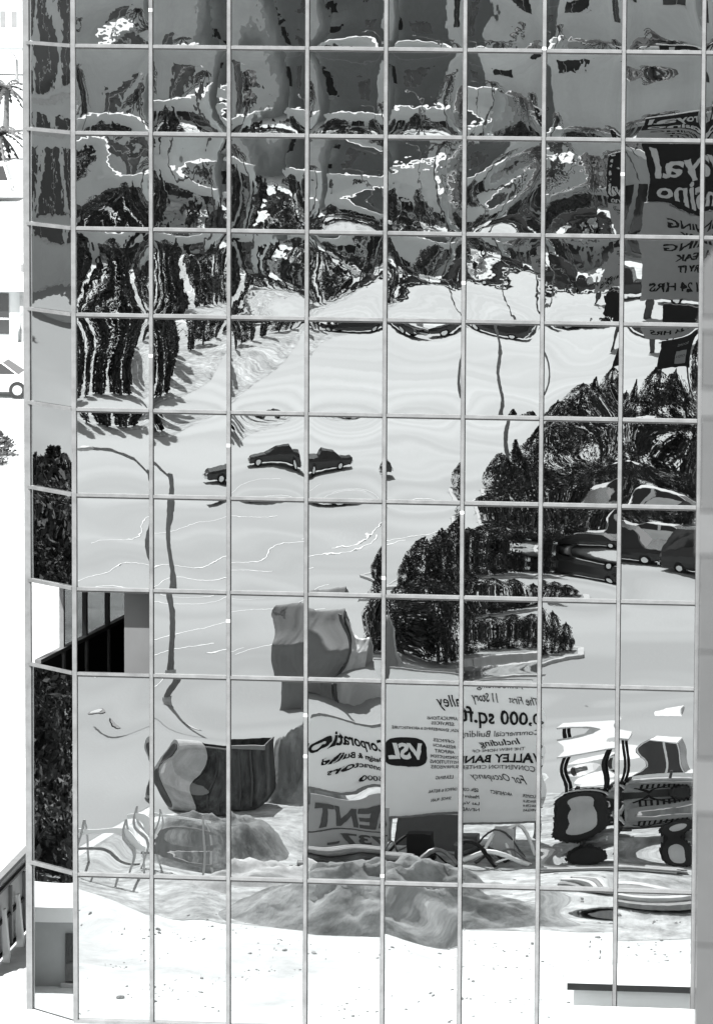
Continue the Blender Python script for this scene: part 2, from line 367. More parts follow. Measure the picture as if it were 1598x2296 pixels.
building('shop_row', 'low pale shop row with a white gravel roof and dark windows', -40, -23, -168, 11, 5.2, M['wallwhite'], M['roofwhite'], (.6,), 6, 2.4, 2.0)
building('diner', 'low white walled diner with a bright flat roof', -20, -10, -172, 10, 4.4, M['wallwhite'], M['roofwhite'], (.8,), 4, 1.8, 1.6)
gar = building('garage', 'low dark garage with a white ribbed roof behind the parked cars', -8, -1.5, -170, 14, 4.8, M['walldark'], M['roofwhite'], (.3,), 3, 3.0, 1.7, parapet=0)
for k in range(10): MB().box(-3.2,3.2,-13.6+1.4*k,-13.0+1.4*k,5.102,5.2).build('roof_rib', M['roofdark'], gar)
building('motel_row', 'two storey white motel with a long row of dark doors', -58, -41, -176, 9, 6.2, M['wallwhite'], M['roofdark'], (.5,3.4), 8, 2.0, 1.1)
building('warehouse', 'broad pale warehouse with a stepped dark band', 8, 34, -165, 12, 7, M['wallwhite'], M['roofwhite'], (2,), 7, 1.6, 2.2)
# left of the picture: buildings reflected in the corner facet
def side_building(name, label, xf, y0, y1, depth, h, wall, roof, rows, cols, wz, ww, bands=()):
    b = building(name, label, -abs(y1-y0)/2, abs(y1-y0)/2, 0, depth, h, wall, roof, rows, cols, wz, ww, bands=bands)
    b.location = (xf, (y0+y1)/2, 0); b.rotation_euler = (0,0,-PI/2); return b
side_building('bank_block', 'grey block with tall dark window grid, left of the glass corner', -140, -10, 60, 20, 30, M['wallgrey'], M['roofwhite'], (3,9.5,16,23), 30, 4.6, 1.7, bands=(8.6,))
side_building('site_hut', 'low white roofed hut with a dark door, left of the glass corner', -3.1, -.9, 2.9, 2.3, 1.35, M['walldark'], M['white'], (.1,), 2, 1.0, 1.1)
for o_ in list(bpy.data.objects):
    if o_.name.startswith('parapet') and o_.parent and o_.parent.parent and o_.parent.parent.name.startswith('site_hut'): bpy.data.objects.remove(o_)

# ------------------------------------------------------------------ trees
def leaf_cloud(n, shape, size, seed, m, name='crown'):
    rr = random.Random(seed); b = MB()
    clumps = [(rr.random(), rr.uniform(0,6.28), rr.random()) for _ in range(46)]
    for k in range(n):
        t, a, q = clumps[rr.randrange(46)]
        t = min(1, max(0, t+rr.gauss(0,.07))); a += rr.gauss(0,.28); q = min(1, max(.15, q**.4+rr.gauss(0,.12)))
        p = shape(t, a, q)
        d = Vector((rr.gauss(0,1), rr.gauss(0,1), rr.gauss(0,1))).normalized(); e = d.orthogonal().normalized(); e = (Matrix.Rotation(rr.uniform(0,6.28),3,d) @ e); g = d.cross(e)
        s = size*rr.uniform(.5,1.3)
        b.add([p-e*s-g*s*.45, p+e*s*.2-g*s*.6, p+e*s, p+g*s*.5], [(0,1,2,3)])
    return b.mesh(name, m)
def broad(t, a, q):
    r = 1.9*(math.sin(PI*min(1,t*.86+.16))**.6)*(1+.22*math.sin(3*a+2)+.15*math.sin(5*a+7*t)); return Vector((math.cos(a)*r*q, math.sin(a)*r*q, .5+t*5))
def fir(t, a, q):
    r = (1-t)**.8*1.75*(1+.25*math.sin(11*t*2+a*3))+.08; return Vector((math.cos(a)*r*q, math.sin(a)*r*q, .4+t*6.2))
def cyp(t, a, q):
    r = .5*math.sin(PI*min(1,.14+t*.85))**.7; return Vector((math.cos(a)*r*q, math.sin(a)*r*q, .2+t*8.0))
def bush(t, a, q):
    r = 1.2*math.sqrt(max(0,1-(t*.95)**2))*(1+.2*math.sin(4*a)); return Vector((math.cos(a)*r*q, math.sin(a)*r*q, t*1.5))
def trunk_mesh(h, r):
    b = MB(); b.tube([(0,0,0),(.05,.02,h*.35),(-.03,.05,h*.7),(0,0,h)], [r,r*.75,r*.5,r*.15], 8)
    for k in range(6):
        a = k*1.9; z = h*(.3+.09*k); b.tube([(0,0,z),(math.cos(a)*.6,math.sin(a)*.6,z+.5),(math.cos(a)*1.1,math.sin(a)*1.1,z+1.1)], [r*.4,r*.25,.02], 5)
    return b.mesh('trunk', M['bark'], True)
KIND = {'broad_tree': [leaf_cloud(6500, broad, .11, 1+i, M['leaf']) for i in range(2)], 'fir_tree': [leaf_cloud(6000, fir, .11, 11+i, M['leaf']) for i in range(2)],
        'cypress_tree': [leaf_cloud(3600, cyp, .11, 21+i, M['leaf']) for i in range(2)], 'bush': [leaf_cloud(900, bush, .13, 31, M['leaf2'])]}
TR = {'broad_tree': trunk_mesh(4.6,.16), 'fir_tree': trunk_mesh(6.0,.14), 'cypress_tree': trunk_mesh(7.5,.1)}
def tree(kind, x, y, s, label, group, rz=None, z=0, sz=None):
    t = thing(kind, label, 'tree' if kind != 'bush' else 'bush', (x,y,z), rng.uniform(0,6.28) if rz is None else rz, group)
    t.scale = (s,s,sz or s)
    if kind in TR: link('trunk', TR[kind], t)
    v = KIND[kind]; link('crown' if kind != 'bush' else 'foliage', v[rng.randrange(len(v))], t); return t
frond = None
def palm(x, y, h, label, group=None):
    t = thing('palm_tree', label, 'tree', (x,y,0), rng.uniform(0,6), group)
    MB().tube([(0,0,0),(.1,0,h*.5),(0,.1,h)], [.22,.17,.15], 9).build('trunk', M['bark'], t, True)
    b = MB(); rr = random.Random(int(abs(x*7+y)))
    for k in range(30):
        a = rr.uniform(0,6.28); e = rr.uniform(-.5,1.1); L = rr.uniform(1.5,2.1); prev = Vector((0,.1,h)); 
        for i in range(7):
            f = (i+1)/7; p = Vector((math.cos(a)*L*f*math.cos(e*.6), math.sin(a)*L*f*math.cos(e*.6), h+L*(f*math.sin(e)-f*f*.75)))
            sd_ = Vector((-math.sin(a), math.cos(a), 0))*.34*(1-f*.6)
            b.add([prev, prev+sd_*.9+Vector((0,0,-.16)), p+sd_*.15+Vector((0,0,-.05)), p], [(0,1,2,3)])
            b.add([prev, p, p-sd_*.15+Vector((0,0,-.05)), prev-sd_*.9+Vector((0,0,-.16))], [(0,1,2,3)])
            prev = p
    b.build('crown', M['leaf2'], t); return t

# planted island with trees, right of the picture
def kerb_bed(name, poly, h=.14, top=None):
    o = MB().add([(x,y,.008) for x,y in poly]+[(x,y,h) for x,y in poly], [tuple(range(len(poly),2*len(poly)))]+[(i,(i+1)%len(poly),(i+1)%len(poly)+len(poly),i+len(poly)) for i in range(len(poly))]).build(name, top or M['soil'])
    o['kind'] = 'structure'
    k = MB(); n = len(poly)
    for i in range(n):
        a, b = poly[i], poly[(i+1)%n]; k.bar((a[0],a[1],h*.5+.01),(b[0],b[1],h*.5+.01),.2,h+.02)
    k.build('kerb', M['concrete'], o); return o
ORD = ['first','second','third','fourth','fifth','sixth','seventh','eighth','ninth','tenth','eleventh','twelfth','thirteenth','fourteenth']
kerb_bed('planting_bed', [(.2,-44.6),(.9,-41.2),(3.0,-41.6),(5.8,-45.4),(5.6,-47.4),(3.2,-47.2)])
kerb_bed('planting_bed', [(-1.4,-56.2),(-.2,-54.4),(1.4,-54.3),(3.4,-58.6),(4.0,-65.5),(8.6,-75),(14,-78),(13.5,-90),(2.2,-88),(-.6,-75.5),(1.2,-62)])
bed3 = sheet('gravel_verge', [(-22,-96.5),(-14.0,-97.5),(-12.8,-122),(-11.2,-148.5),(-20,-148),(-23,-131)], .012, M['gravel'])
for i, (x,y) in enumerate([(-.4,-55.9),(.3,-56.0),(1.0,-55.9),(1.7,-57.4),(2.2,-59.8),(2.7,-62.6),(3.0,-67.7),(3.7,-70.3),(4.3,-73.0),(5.0,-74.7),(5.8,-75.9),(6.6,-76.6),(7.4,-77.3)]):
    k = 'fir_tree' if i == 5 else 'broad_tree'; sc = (.26,.38,.48,.52,.56,.58,.54,.46,.4,.36,.34,.34,.36)[i]*rng.uniform(.85,1.12)
    tree(k, x, y, sc, 'dark evergreen, %s from the left along the front of the long island' % ORD[i], 'evergreens on the long island', sz=sc*rng.uniform(.8,1.2))
for i, (x,y) in enumerate([(.3,-75.1),(1.0,-76.3),(1.9,-77.6),(2.6,-84),(3.4,-86),(4.8,-87),(6.2,-87.5),(7.8,-88)]):
    sc = (.34,.4,.48,.5,.56,.6,.6,.62)[i]*rng.uniform(.9,1.1)
    tree(('broad_tree','fir_tree','broad_tree')[i%3], x, y, sc, 'dark evergreen, %s from the left in the rear row of the long island' % ORD[i], 'evergreens on the long island', sz=sc*rng.uniform(.8,1.2))
for i, (x,y) in enumerate([(1.1,-42.9),(1.8,-42.7),(2.5,-43.4),(3.2,-45.4),(3.9,-45.9),(4.6,-46.2),(5.1,-46.6)]):
    tree('broad_tree', x, y, (.4,.46,.44,.3,.3,.26,.2)[i], 'dark low evergreen, %s from the left on the small near island' % ORD[i], 'evergreens on the small near island')
fr = [(-19.6,-99.4),(-18.9,-98.6),(-18.2,-99.5),(-17.5,-100.4),(-16.9,-99.2),(-16.3,-100.3),(-15.8,-99.4),(-15.4,-100.2),(-16.2,-106),(-16.8,-111),(-17.4,-115)]
for i, (x,y) in enumerate(fr):
    sc = rng.uniform(.72,.98); tree('cypress_tree', x, y, sc, 'slim dark cypress, %s counted from the glass in the tall row' % ORD[i], 'cypress row by the parking lot', sz=sc*1.05)
for i, (x,y) in enumerate([(-17.8,-118.2),(-17.2,-121.7),(-16.9,-125.5),(-16.3,-129.9),(-15.8,-132.8),(-15.2,-136.7),(-14.5,-138.8),(-13.6,-140.9),(-12.8,-144.1),(-12.0,-147.4)]):
    tree(('cypress_tree','cypress_tree','broad_tree')[i%3], x, y, rng.uniform(.45,.75), 'dark tree, %s counted from the cypress row towards the diner' % ORD[i], 'fringe of trees beyond the cypresses')
for i, (x,y,h) in enumerate([(-22,-160,9),(-9.2,-163,8),(-1,-160,7.5),(-33,-162,10),(-4.2,-158,6.5)]):
    palm(x, y, h, ['palm in front of the low shops','palm in front of the white diner corner','palm at the right of the garage','tall palm at the left in front of the shops','short palm in front of the dark garage'][i], 'palms along the far side of the street')
for i, (x,y,s) in enumerate([(-27,-161,.9),(-17.5,-165,.8),(-12,-160,.9),(-6.5,-166,.75),(-38,-163,1.0),(2.5,-164,.9)]):
    tree('broad_tree', x, y, s, ['round tree before the middle of the shop row','round tree between the shops and the diner','round tree right of the diner','small round tree before the garage','round tree at the left end of the shop row','round tree near the tall casino sign'][i], 'street trees before the low buildings')
# trees reflected in the corner facet
for i, (x,y,s,k) in enumerate([(-22,3.3,1.0,'broad_tree'),(-26,4.6,1.1,'broad_tree'),(-31,5.2,1.3,'broad_tree'),(-28,4.1,1.4,'broad_tree'),(-32,6.5,1.25,'broad_tree'),(-33,2.4,.9,'broad_tree'),(-37,5,1.2,'broad_tree')]):
    tree(k, x, y, s, ['leafy dark tree nearest to the glass corner','second leafy tree left of the glass corner','leafy tree behind the two nearest the corner','leafy tree in the middle of the left group','large leafy tree at the rear of the left group','smaller leafy tree between the left groups','leafy tree farthest left of the glass corner'][i], 'trees left of the glass corner')

for i, (x,y) in enumerate([(-13.4,2.2),(-14.8,3.0),(-16.4,2.4),(-17.6,3.4)]):
    tree('bush', x, y, 1.15, 'dense dark shrub, %s from the glass corner in the left hedge' % ORD[i], 'hedge left of the glass corner')
# ------------------------------------------------------------------ street lamps
def lamp(x, y, h, rz, label, arm=2.3):
    t = thing('street_lamp', label, 'street lamp', (x,y,0), rz, 'street lamps')
    MB().tube([(0,0,0),(0,0,.35)], [.2,.17], 10).build('base', M['concrete'], t, True)
    MB().tube([(0,0,.3),(0,0,h*.5),(0,0,h)], [.12,.1,.08], 10).build('pole', M['midgrey'], t, True)
    MB().tube([(0,0,h-.12),(-arm*.3,0,h+.28),(-arm*.7,0,h+.52),(-arm,0,h+.56)], [.06,.055,.05,.045], 8).build('arm', M['midgrey'], t, True)
    hd = MB(); hd.loft([[(-arm+.05+dx, math.sin(a)*w, h+.56+math.cos(a)*w*.45) for a in [2*PI*k/10 for k in range(10)]] for dx, w in ((.1,.05),(-.1,.16),(-.4,.18),(-.62,.06))])
    hd.build('lamp_head', M['lightgrey'], t, True); return t
lamp(-4.37, -37.7, 5.9, 0, 'grey street lamp on the asphalt nearest to the glass')
lamp(-.1, -81.7, 6.8, 0, 'grey street lamp at the rear left of the long island')
lamp(-27, -170.5, 9, PI, 'pale street lamp by the low shop row')
lamp(-10.5, -150, 8, .4, 'street lamp on the far kerb before the diner')

# ------------------------------------------------------------------ cars
CARM = {}
def car_parts(kind):
    if kind in CARM: return CARM[kind]
    L = dict(sedan=5.1, wagon=5.2, van=4.7, pickup=5.2)[kind]; w = .93; P = []
    def ring(x, zb, zt, hw, hwt=None):
        hwt = hwt or hw*.94
        return [(x,-hw*.96,zb),(x,hw*.96,zb),(x,hw,zb+(zt-zb)*.45),(x,hw,zb+(zt-zb)*.75),(x,hwt,zt),(x,-hwt,zt),(x,-hw,zb+(zt-zb)*.75),(x,-hw,zb+(zt-zb)*.45)]
    h = L/2
    if kind == 'van':
        body = [(-h,.45,1.0,.8),(-h+.1,.3,1.1,.9),(-h+1.2,.28,1.15,w),(h-.2,.28,1.15,w),(h,.4,1.1,.88)]
        gh = [(-h+.05,1.1,.82),(-h+.75,1.98,.74),(h-.3,2.0,.74),(h-.02,1.1,.84)]
    elif kind == 'pickup':
        body = [(-h,.45,.82,.86),(-h+.15,.32,.95,w),(-h+1.5,.3,1.0,w),(h-.1,.34,1.0,w),(h,.45,.95,.9)]
        gh = [(-h+1.35,1.0,.84),(-h+1.95,1.62,.68),(-h+2.75,1.64,.68),(-h+3.0,1.0,.84)]
    elif kind == 'wagon':
        body = [(-h,.42,.72,.84),(-h+.15,.3,.84,w),(-h+1.5,.27,.92,w),(h-.3,.27,.94,w),(h,.42,.86,.86)]
        gh = [(-h+1.35,.9,.84),(-h+2.1,1.38,.68),(h-.75,1.42,.68),(h-.15,.9,.82)]
    else:
        body = [(-h,.42,.7,.84),(-h+.15,.3,.82,w),(-h+1.5,.27,.9,w),(h-1.2,.27,.92,w),(h-.12,.32,.84,.9),(h,.45,.78,.84)]
        gh = [(-h+1.45,.88,.84),(-h+2.15,1.34,.66),(h-1.75,1.36,.66),(h-1.05,.88,.82)]
    b = MB(); b.loft([ring(x,zb,zt,hw) for x,zb,zt,hw in body]); P.append(('body', b.mesh('body', None, False), 'paint'))
    (x0,zb,w0),(x1,zt,w1),(x2,z2,w2),(x3,z3,w3) = gh
    b = MB(); b.add([(x0,-w0,zb),(x0,w0,zb),(x1,w1,zt),(x1,-w1,zt),(x2,w2,z2),(x2,-w2,z2),(x3,w3,z3),(x3,-w3,z3)],[(0,3,2,1),(3,5,4,2),(5,7,6,4),(0,7,5,3),(1,2,4,6)]); P.append(('roof', b.mesh('roof', None), 'paint'))
    def quad(pts, off, nm='window'):
        c = sum((Vector(p) for p in pts), Vector())/4; pts = [c+(Vector(p)-c)*.88 for p in pts]; n = (pts[1]-pts[0]).cross(pts[2]-pts[0]).normalized()
        if n.dot(Vector(off)) < 0: n = -n
        q = [p+n*.012 for p in pts]; return MB().add(pts+q, [(4,5,6,7),(0,1,5,4),(1,2,6,5),(2,3,7,6),(3,0,4,7)]).mesh(nm, M['glass'])
    P.append(('windscreen', quad([(x0,-w0,zb),(x0,w0,zb),(x1,w1,zt),(x1,-w1,zt)],(-1,0,1)), None))
    P.append(('rear_window', quad([(x3,-w3,z3),(x3,w3,z3),(x2,w2,z2),(x2,-w2,z2)],(1,0,1)), None))
    for sgn in (-1,1):
        xm, xb = (x1+x2)/2, (x0*.4+x3*.6)
        P.append(('side_window', quad([(x0,sgn*w0,zb),(xm,sgn*(w0+w3)/2,zb),(xm,sgn*w1,zt),(x1,sgn*w1,zt)],(0,sgn,0)), None))
        P.append(('side_window', quad([(xm,sgn*(w0+w3)/2,zb),(x3,sgn*w3,zb),(x2,sgn*w2,zt),(xm,sgn*w1,zt)],(0,sgn,0)), None))
        for wx in (-h+.95, h-1.1):
            t = MB(); t.tube([(wx,sgn*.74,.33),(wx,sgn*.94,.33)], .33, 18); P.append(('wheel', t.mesh('wheel', M['tyre'], False), None))
            t = MB(); t.tube([(wx,sgn*.941,.33),(wx,sgn*.955,.33)], .19, 14); P.append(('hubcap', t.mesh('hubcap', M['chrome']), None))
        t = MB(); t.tube([(-h-.02,sgn*.62,.64),(-h+.1,sgn*.62,.64)], .1, 12); P.append(('headlight', t.mesh('headlight', M['chrome']), None))
        t = MB(); t.box(h-.04,h+.012,sgn*.7-.14,sgn*.7+.14,.62,.76); P.append(('tail_light', t.mesh('tail_light', M['midgrey']), None))
    for xx in (-h-.1, h-.02):
        t = MB(); t.box(xx,xx+.12,-.9,.9,.42,.56); P.append(('bumper', t.mesh('bumper', M['chrome']), None))
    CARM[kind] = P; return P
def car(kind, x, y, rz, paint, label, group='cars', z=.008):
    names = dict(sedan='parked_car', wagon='station_wagon', van='delivery_van', pickup='pickup_truck')
    t = thing(names[kind], label, 'van' if kind == 'van' else ('pickup' if kind == 'pickup' else 'car'), (x,y,z), rz, group)
    wheels = []
    for nm, me, m in car_parts(kind):
        par = t
        if nm == 'hubcap': par = wheels[-1]
        o = link(nm, me, par)
        if nm == 'wheel': wheels.append(o)
        if m == 'paint':
            if not me.materials: me.materials.append(M['cardark'])
            o.material_slots[0].link = 'OBJECT'; o.material_slots[0].material = M[paint]
    return t
car('sedan', -7.2, -80.5, -.25, 'cardark', 'dark sedan driving alone across the open asphalt', 'cars on the street')
car('wagon', 17.0, -66.5, .1, 'carwhite', 'white station wagon parked before the long island, rightmost of its row', 'cars parked before the long island')
car('sedan', 6.2, -66.8, .25, 'carwhite', 'white sedan parked before the long island, leftmost of its row', 'cars parked before the long island')
car('sedan', 11.6, -66.0, .12, 'carwhite', 'white sedan parked before the long island, between two white cars', 'cars parked before the long island')
car('sedan', 4.6, -62.8, .12, 'cardark', 'long dark sedan parked before the white cars', 'cars parked before the long island')
car('van', 9.2, -60.2, .15, 'cardark', 'dark van parked at the right before the white cars', 'cars parked before the long island')
car('wagon', 9.6, -63.2, .12, 'carwhite', 'white wagon beside the long dark sedan before the long island', 'cars parked before the long island')
car('sedan', 13.2, -69.6, .0, 'cargrey', 'grey sedan at the right behind the parked white cars', 'cars parked before the long island')
car('sedan', 4.6, -79.6, .08, 'carwhite', 'white sedan between the tree rows of the long island, leftmost', 'cars between the tree rows')
car('wagon', 10.2, -80.4, .05, 'carwhite', 'white wagon between the tree rows of the long island, rightmost', 'cars between the tree rows')
car('sedan', 7.2, -82.6, .1, 'cargrey', 'grey sedan between the tree rows of the long island', 'cars between the tree rows')
car('sedan', -11.6, -139, .35, 'cardark', 'dark sedan near the far kerb, left of the pair', 'cars on the street')
car('wagon', -6.4, -141, .05, 'cardark', 'dark station wagon near the far kerb, right of the pair', 'cars on the street')
car('van', -5.5, -147, .05, 'cardark', 'dark delivery van stopped left of the casino sign', 'cars on the street')
car('pickup', -1.6, -144, .1, 'cardark', 'dark pickup stopped behind the casino sign', 'cars on the street')
car('pickup', 3.4, -139, -.1, 'cargrey', 'grey pickup at the right behind the casino sign', 'cars on the street')
for i, (x, k, p) in enumerate([(-38,'sedan','carwhite'),(-32.4,'wagon','cardark'),(-26.2,'sedan','carwhite'),(-19.8,'sedan','cardark'),(-14.4,'pickup','carwhite')]):
    car(k, x, -156+i*.4, .04*i, p, ['white sedan parked at the left end of the far kerb','dark wagon second from the left along the far kerb','white sedan in the middle of the far kerb row','dark sedan second from the right along the far kerb','white pickup at the right end of the far kerb row'][i], 'cars along the far kerb')

# ------------------------------------------------------------------ site signs by the glass (read from the glass side)
YS = -19.4
def board_sign(name, label, x0, x1, z0, z1, y, m, posts=2, frame=True, slope=0.):
    t = thing(name, label, 'sign', ((x0+x1)/2, y, 0)); w = x1-x0
    MB().box(-w/2, w/2, -.03, 0, z0, z1).build('board', m, t)
    for k in range(posts):
        x = -w/2+.12+(w-.24)*k/max(1,posts-1); MB().box(x-.05,x+.05,-.14,-.031,0,z1-.1).build('post', M['wood'], t)
    if frame:
        for a in ((-w/2-.02,w/2+.02,z1,z1+.05),(-w/2-.02,w/2+.02,z0-.05,z0)):
            MB().box(a[0],a[1],-.04,.02,a[2],a[3]).build('frame_rail', M['midgrey'], t)
    return t
K = M['black']
# 'oration' board
s1 = board_sign('sign_board', 'wide white contractor board reading Corporation, Build, Contractors', 1.98, 3.70, .98, 2.66, YS, M['boardwhite'])
letter(s1, 'Corporation', .5, -.02, 2.02, .012, K, 1.62, 0, .012)
letter(s1, 'Design & Build', .24, .1, 1.64, .012, K, 1.1, 0, .006)
letter(s1, 'Contractors', .22, .15, 1.37, .012, K, .98, 0, .004)
letter(s1, '736-5000', .16, .42, 1.06, .012, K, .75, 0, .002)
# tall list board with the logo
s2 = board_sign('sign_board', 'tall white board with a black oval logo and a list of services', 3.72, 5.40, .66, 3.75, YS+.03, M['boardwhite'])
lg = MB(); lg.loft([[(.42+math.copysign(abs(math.cos(a))**.6,math.cos(a))*.43, y, 2.02+math.copysign(abs(math.sin(a))**.6,math.sin(a))*.33) for a in [2*PI*k/40 for k in range(40)]] for y in (.001,.012)])
lg = MB(); lg.loft([[(-.44+math.copysign(abs(math.cos(a))**.6,math.cos(a))*.42, y, 2.02+math.copysign(abs(math.sin(a))**.6,math.sin(a))*.34) for a in [2*PI*k/40 for k in range(40)]] for y in (.001,.012)])
lo = lg.build('logo', K, s2)
letter(lo, 'VSL', .5, -.44, 1.86, .016, M['white'], .66, .25, .02, 'logo_lettering')
letter(s2, 'Valley', .42, .5, 3.2, .012, K, .62, .45, 0)
for i, (tx_, z, sz, wd) in enumerate([('APPLICATIONS',2.86,.12,.62),('SERVICES',2.73,.12,.45),('DESIGN, ENGINEERING & ARCHITECTURE',2.58,.1,1.45),('OFFICES',2.3,.11,.4),('RESEARCH',2.17,.11,.42),('AIRPORT',2.04,.11,.38),('CONSTRUCTION',1.91,.11,.55),('INSTITUTIONS',1.79,.11,.58),('SUPERVISORS',1.67,.11,.55),('LEASING',1.42,.11,.36),('OFFICE & RETAIL',1.12,.1,.6),('SPACE  PLAN',.92,.1,.42)]):
    letter(s2, tx_, sz, .32 if wd < 1 else .02, z, .012, M['darkgrey'], wd)
# bank announcement
s3 = board_sign('sign_board', 'tall off-white board announcing the new home of a bank, rightmost of the signs', 5.42, 7.06, .36, 3.75, YS+.06, M['boardwhite'])
for tx_, z, sz, wd, sh, bo in [('Announcing',3.42,.26,1.05,.45,0),('The First',3.1,.21,.62,.3,0),('0,000 sq.ft.',2.72,.34,1.75,0,.006),('Commercial Building',2.45,.2,1.72,0,0),('Including',2.19,.26,.92,.45,.002),('THE NEW HOME OF',2.01,.13,1.15,0,0),('VALLEY BANK',1.68,.33,1.86,0,.01),('CONVENTION CENTER',1.5,.15,1.55,0,0),('For Occupancy',1.25,.2,1.15,.45,0)]:
    letter(s3, tx_, sz, .45 if tx_ == 'The First' else 0, z, .012, K if bo else M['darkgrey'], wd*.9, sh, bo)
letter(s3, '11 Story', .3, -.28, 3.08, .012, M['darkgrey'], .5, .2, .004)
for x, col_ in ((.72,('DEVELOPER','CONVENTION CTR. W','ATTENTION CTR. M','LAS VEGAS')),(.05,('ARCHITECT',)),(-.66,('GEN. CONTR.','Meadow Park','Las Vegas','NEVADA'))):
    for i, l in enumerate(col_): letter(s3, l, .09, x*.86, .98-.12*i, .012, M['darkgrey'], .4)
# grey 'CENT 737-' board leaning low
s4 = board_sign('sign_board', 'low grey board reading CENT and 737 below the white board', 2.3, 4.05, -.0, 1.2, YS+1.9, M['boardgrey'], frame=False)
letter(s4, 'CENT', .62, .02, .6, .012, M['darkgrey'], 1.62, 0, .02); MB().box(-.86,.86,.001,.012,.5,.53).build('rule_line', M['darkgrey'], s4)
letter(s4, '737-', .4, .05, .1, .012, M['darkgrey'], 1.0, 0, .012)

# ------------------------------------------------------------------ casino pylon sign behind the photographer
py = thing('casino_sign', 'tall black pylon sign with two rows of pale letters over a grey marquee', 'sign', (2.3,-128.3,.25))
MB().box(-1.5,4.2,-.5,0,5.05,8.6).build('sign_cabinet', M['black'], py)
letter(py, 'royal', 2.1, 1.5, 6.75, .02, M['lettergrey'], 5.2, 0, .05); letter(py, 'casino', 1.35, 1.5, 5.3, .02, M['lettergrey'], 5.0, 0, .04)
mq = MB().box(-1.75,4.1,-.42,-.02,1.1,5.0).build('marquee', mat('dull_marquee_plastic', .24, .4, .06, 2), py)
for tx_, z, sz, wd in [('DINING',4.0,.75,3.6),('STEAK',3.3,.55,2.4),('TRY IT',2.65,.5,2.0),('OPEN 24 HRS',1.6,.65,5.0)]:
    letter(mq, tx_, sz, 1.2, z, -.01, K, wd, 0, .02)
for x in (-1.2,3.6): MB().box(x-.2,x+.2,-.4,-.05,-.25,1.09).build('post', M['darkgrey'], py)
MB().box(-1.6,4.3,-.55,.05,8.601,8.8).build('cap_trim', M['lightgrey'], py)
ps = thing('pole_sign', 'short dark box sign with a dim grey panel on two posts', 'sign', (4.9,-107,0))
MB().box(-1.5,1.5,-.4,0,.9,3.2).build('sign_cabinet', M['black'], ps); MB().box(-.1,.95,.001,.02,1.1,2.0).build('panel', M['midgrey'], ps)
letter(ps, 'ROOMS', .32, .42, 2.4, .012, M['midgrey'], 1.1); letter(ps, 'OPEN', .3, .42, 1.5, .022, M['black'], .8)
for x in (-1.2,1.2): MB().box(x-.1,x+.1,-.3,-.1,0,.89).build('post', M['darkgrey'], ps)

# ------------------------------------------------------------------ building site between the signs and the glass
def heap(name, label, x, y, rx, ry, h, m, seed, n=26):
    b = MB(); vs = []; fs = []
    for j in range(n+1):
        for i in range(n+1):
            s = 2*i/n-1; t = 2*j/n-1; d = math.sqrt(s*s+t*t)
            f = max(0, 1-d**1.5); nz = noise.fractal(Vector((s*2.6+seed, t*2.6, seed)), .75, 2.3, 7)
            vs.append((s*rx, t*ry, max(-.03, h*f*(1+.35*nz)+.12*nz*f*h-.03)))
    for j in range(n):
        for i in range(n): a = j*(n+1)+i; fs.append((a,a+1,a+n+2,a+n+1))
    o = b.add(vs,fs).build(name, m, None, True); o.location = (x,y,0); return tag(o, label, 'heap')
heap('soil_heap', 'long dark soil heap on the pale sand before the glass', 5.0, -10.8, 3.9, 2.0, 1.25, M['soil'], 3.1, 60)
heap('soil_heap', 'small grey soil heap beside the dark skip', -.1, -17.6, 1.8, 1.6, 1.0, M['soil'], 7.7)
heap('soil_heap', 'lumpy soil heap right of the dark skip', 1.25, -23.6, 1.1, 1.0, 1.5, M['soil'], 9.4, 40)
heap('sand_heap', 'low pale heap of rubble sand at the left of the site', 1.6, -14.2, 2.2, 1.2, .55, M['rock'], 5.2)
# skip
sk = thing('rubbish_skip', 'dark open rubbish skip beside the grey soil heap', 'skip', (-.35,-22.3,0), .04); sk.scale = (.48,.8,.9)
MB().prism([(-1.9,.55),(-1.5,0.08),(1.5,.08),(1.9,.55),(1.95,1.5),(1.88,1.5),(1.8,.6),(1.45,.16),(-1.45,.16),(-1.8,.6),(-1.88,1.5),(-1.95,1.5)], -.85, .85).build('hull', M['rusty'], sk)
for y in (-.86,.82): MB().prism([(-1.85,.55),(-1.48,.12),(1.48,.12),(1.85,.55),(1.9,1.46),(-1.9,1.46)], y, y+.04).build('side_plate', M['rusty'], sk)
for x in (-1.1,-.3,.5,1.2): MB().box(x-.05,x+.05,.862,.93,.2,1.4).build('rib', M['darkgrey'], sk)
MB().box(-2.0,2.0,.862,.95,1.42,1.52).build('rim', M['midgrey'], sk)
pp = thing('concrete_pipe', 'short grey concrete pipe standing on its side by the skip', 'pipe', (-1.55,-21.9,.8), 1.15)
rings = [[(math.cos(a)*r, y, math.sin(a)*r) for a in [2*PI*k/28 for k in range(28)]] for r, y in ((.8,-.4),(.8,.4),(.66,.4),(.66,-.4),(.8,-.4))]
MB().loft(rings, False).build('pipe_ring', M['rock'], pp, False)
MB().loft([[(math.cos(a)*.655, y, math.sin(a)*.655) for a in [2*PI*k/28 for k in range(28)]] for y in (.3,.42)]).build('end_cover', M['rusty'], pp)
# barricades
def barricade(x, y, rz, label):
    t = thing('barricade', label, 'barricade', (x,y,0), rz, 'site barricades')
    for xx in (-.75,.75):
        for s in (-1,1): MB().bar((xx,s*.42,0),(xx,0,1.15),.05,.035,(0,1,0)).build('leg', M['lightgrey'], t)
    MB().box(-1.0,1.0,.06,.09,.82,.95).build('plank', M['white'], t); MB().box(-.95,.95,.16,.19,.44,.5).build('plank', M['wood'], t)
barricade(-1.9,-14.2,.5,'timber barricade at the left, nearest the glass corner'); barricade(-.5,-15.3,.2,'timber barricade beside the grey soil heap')
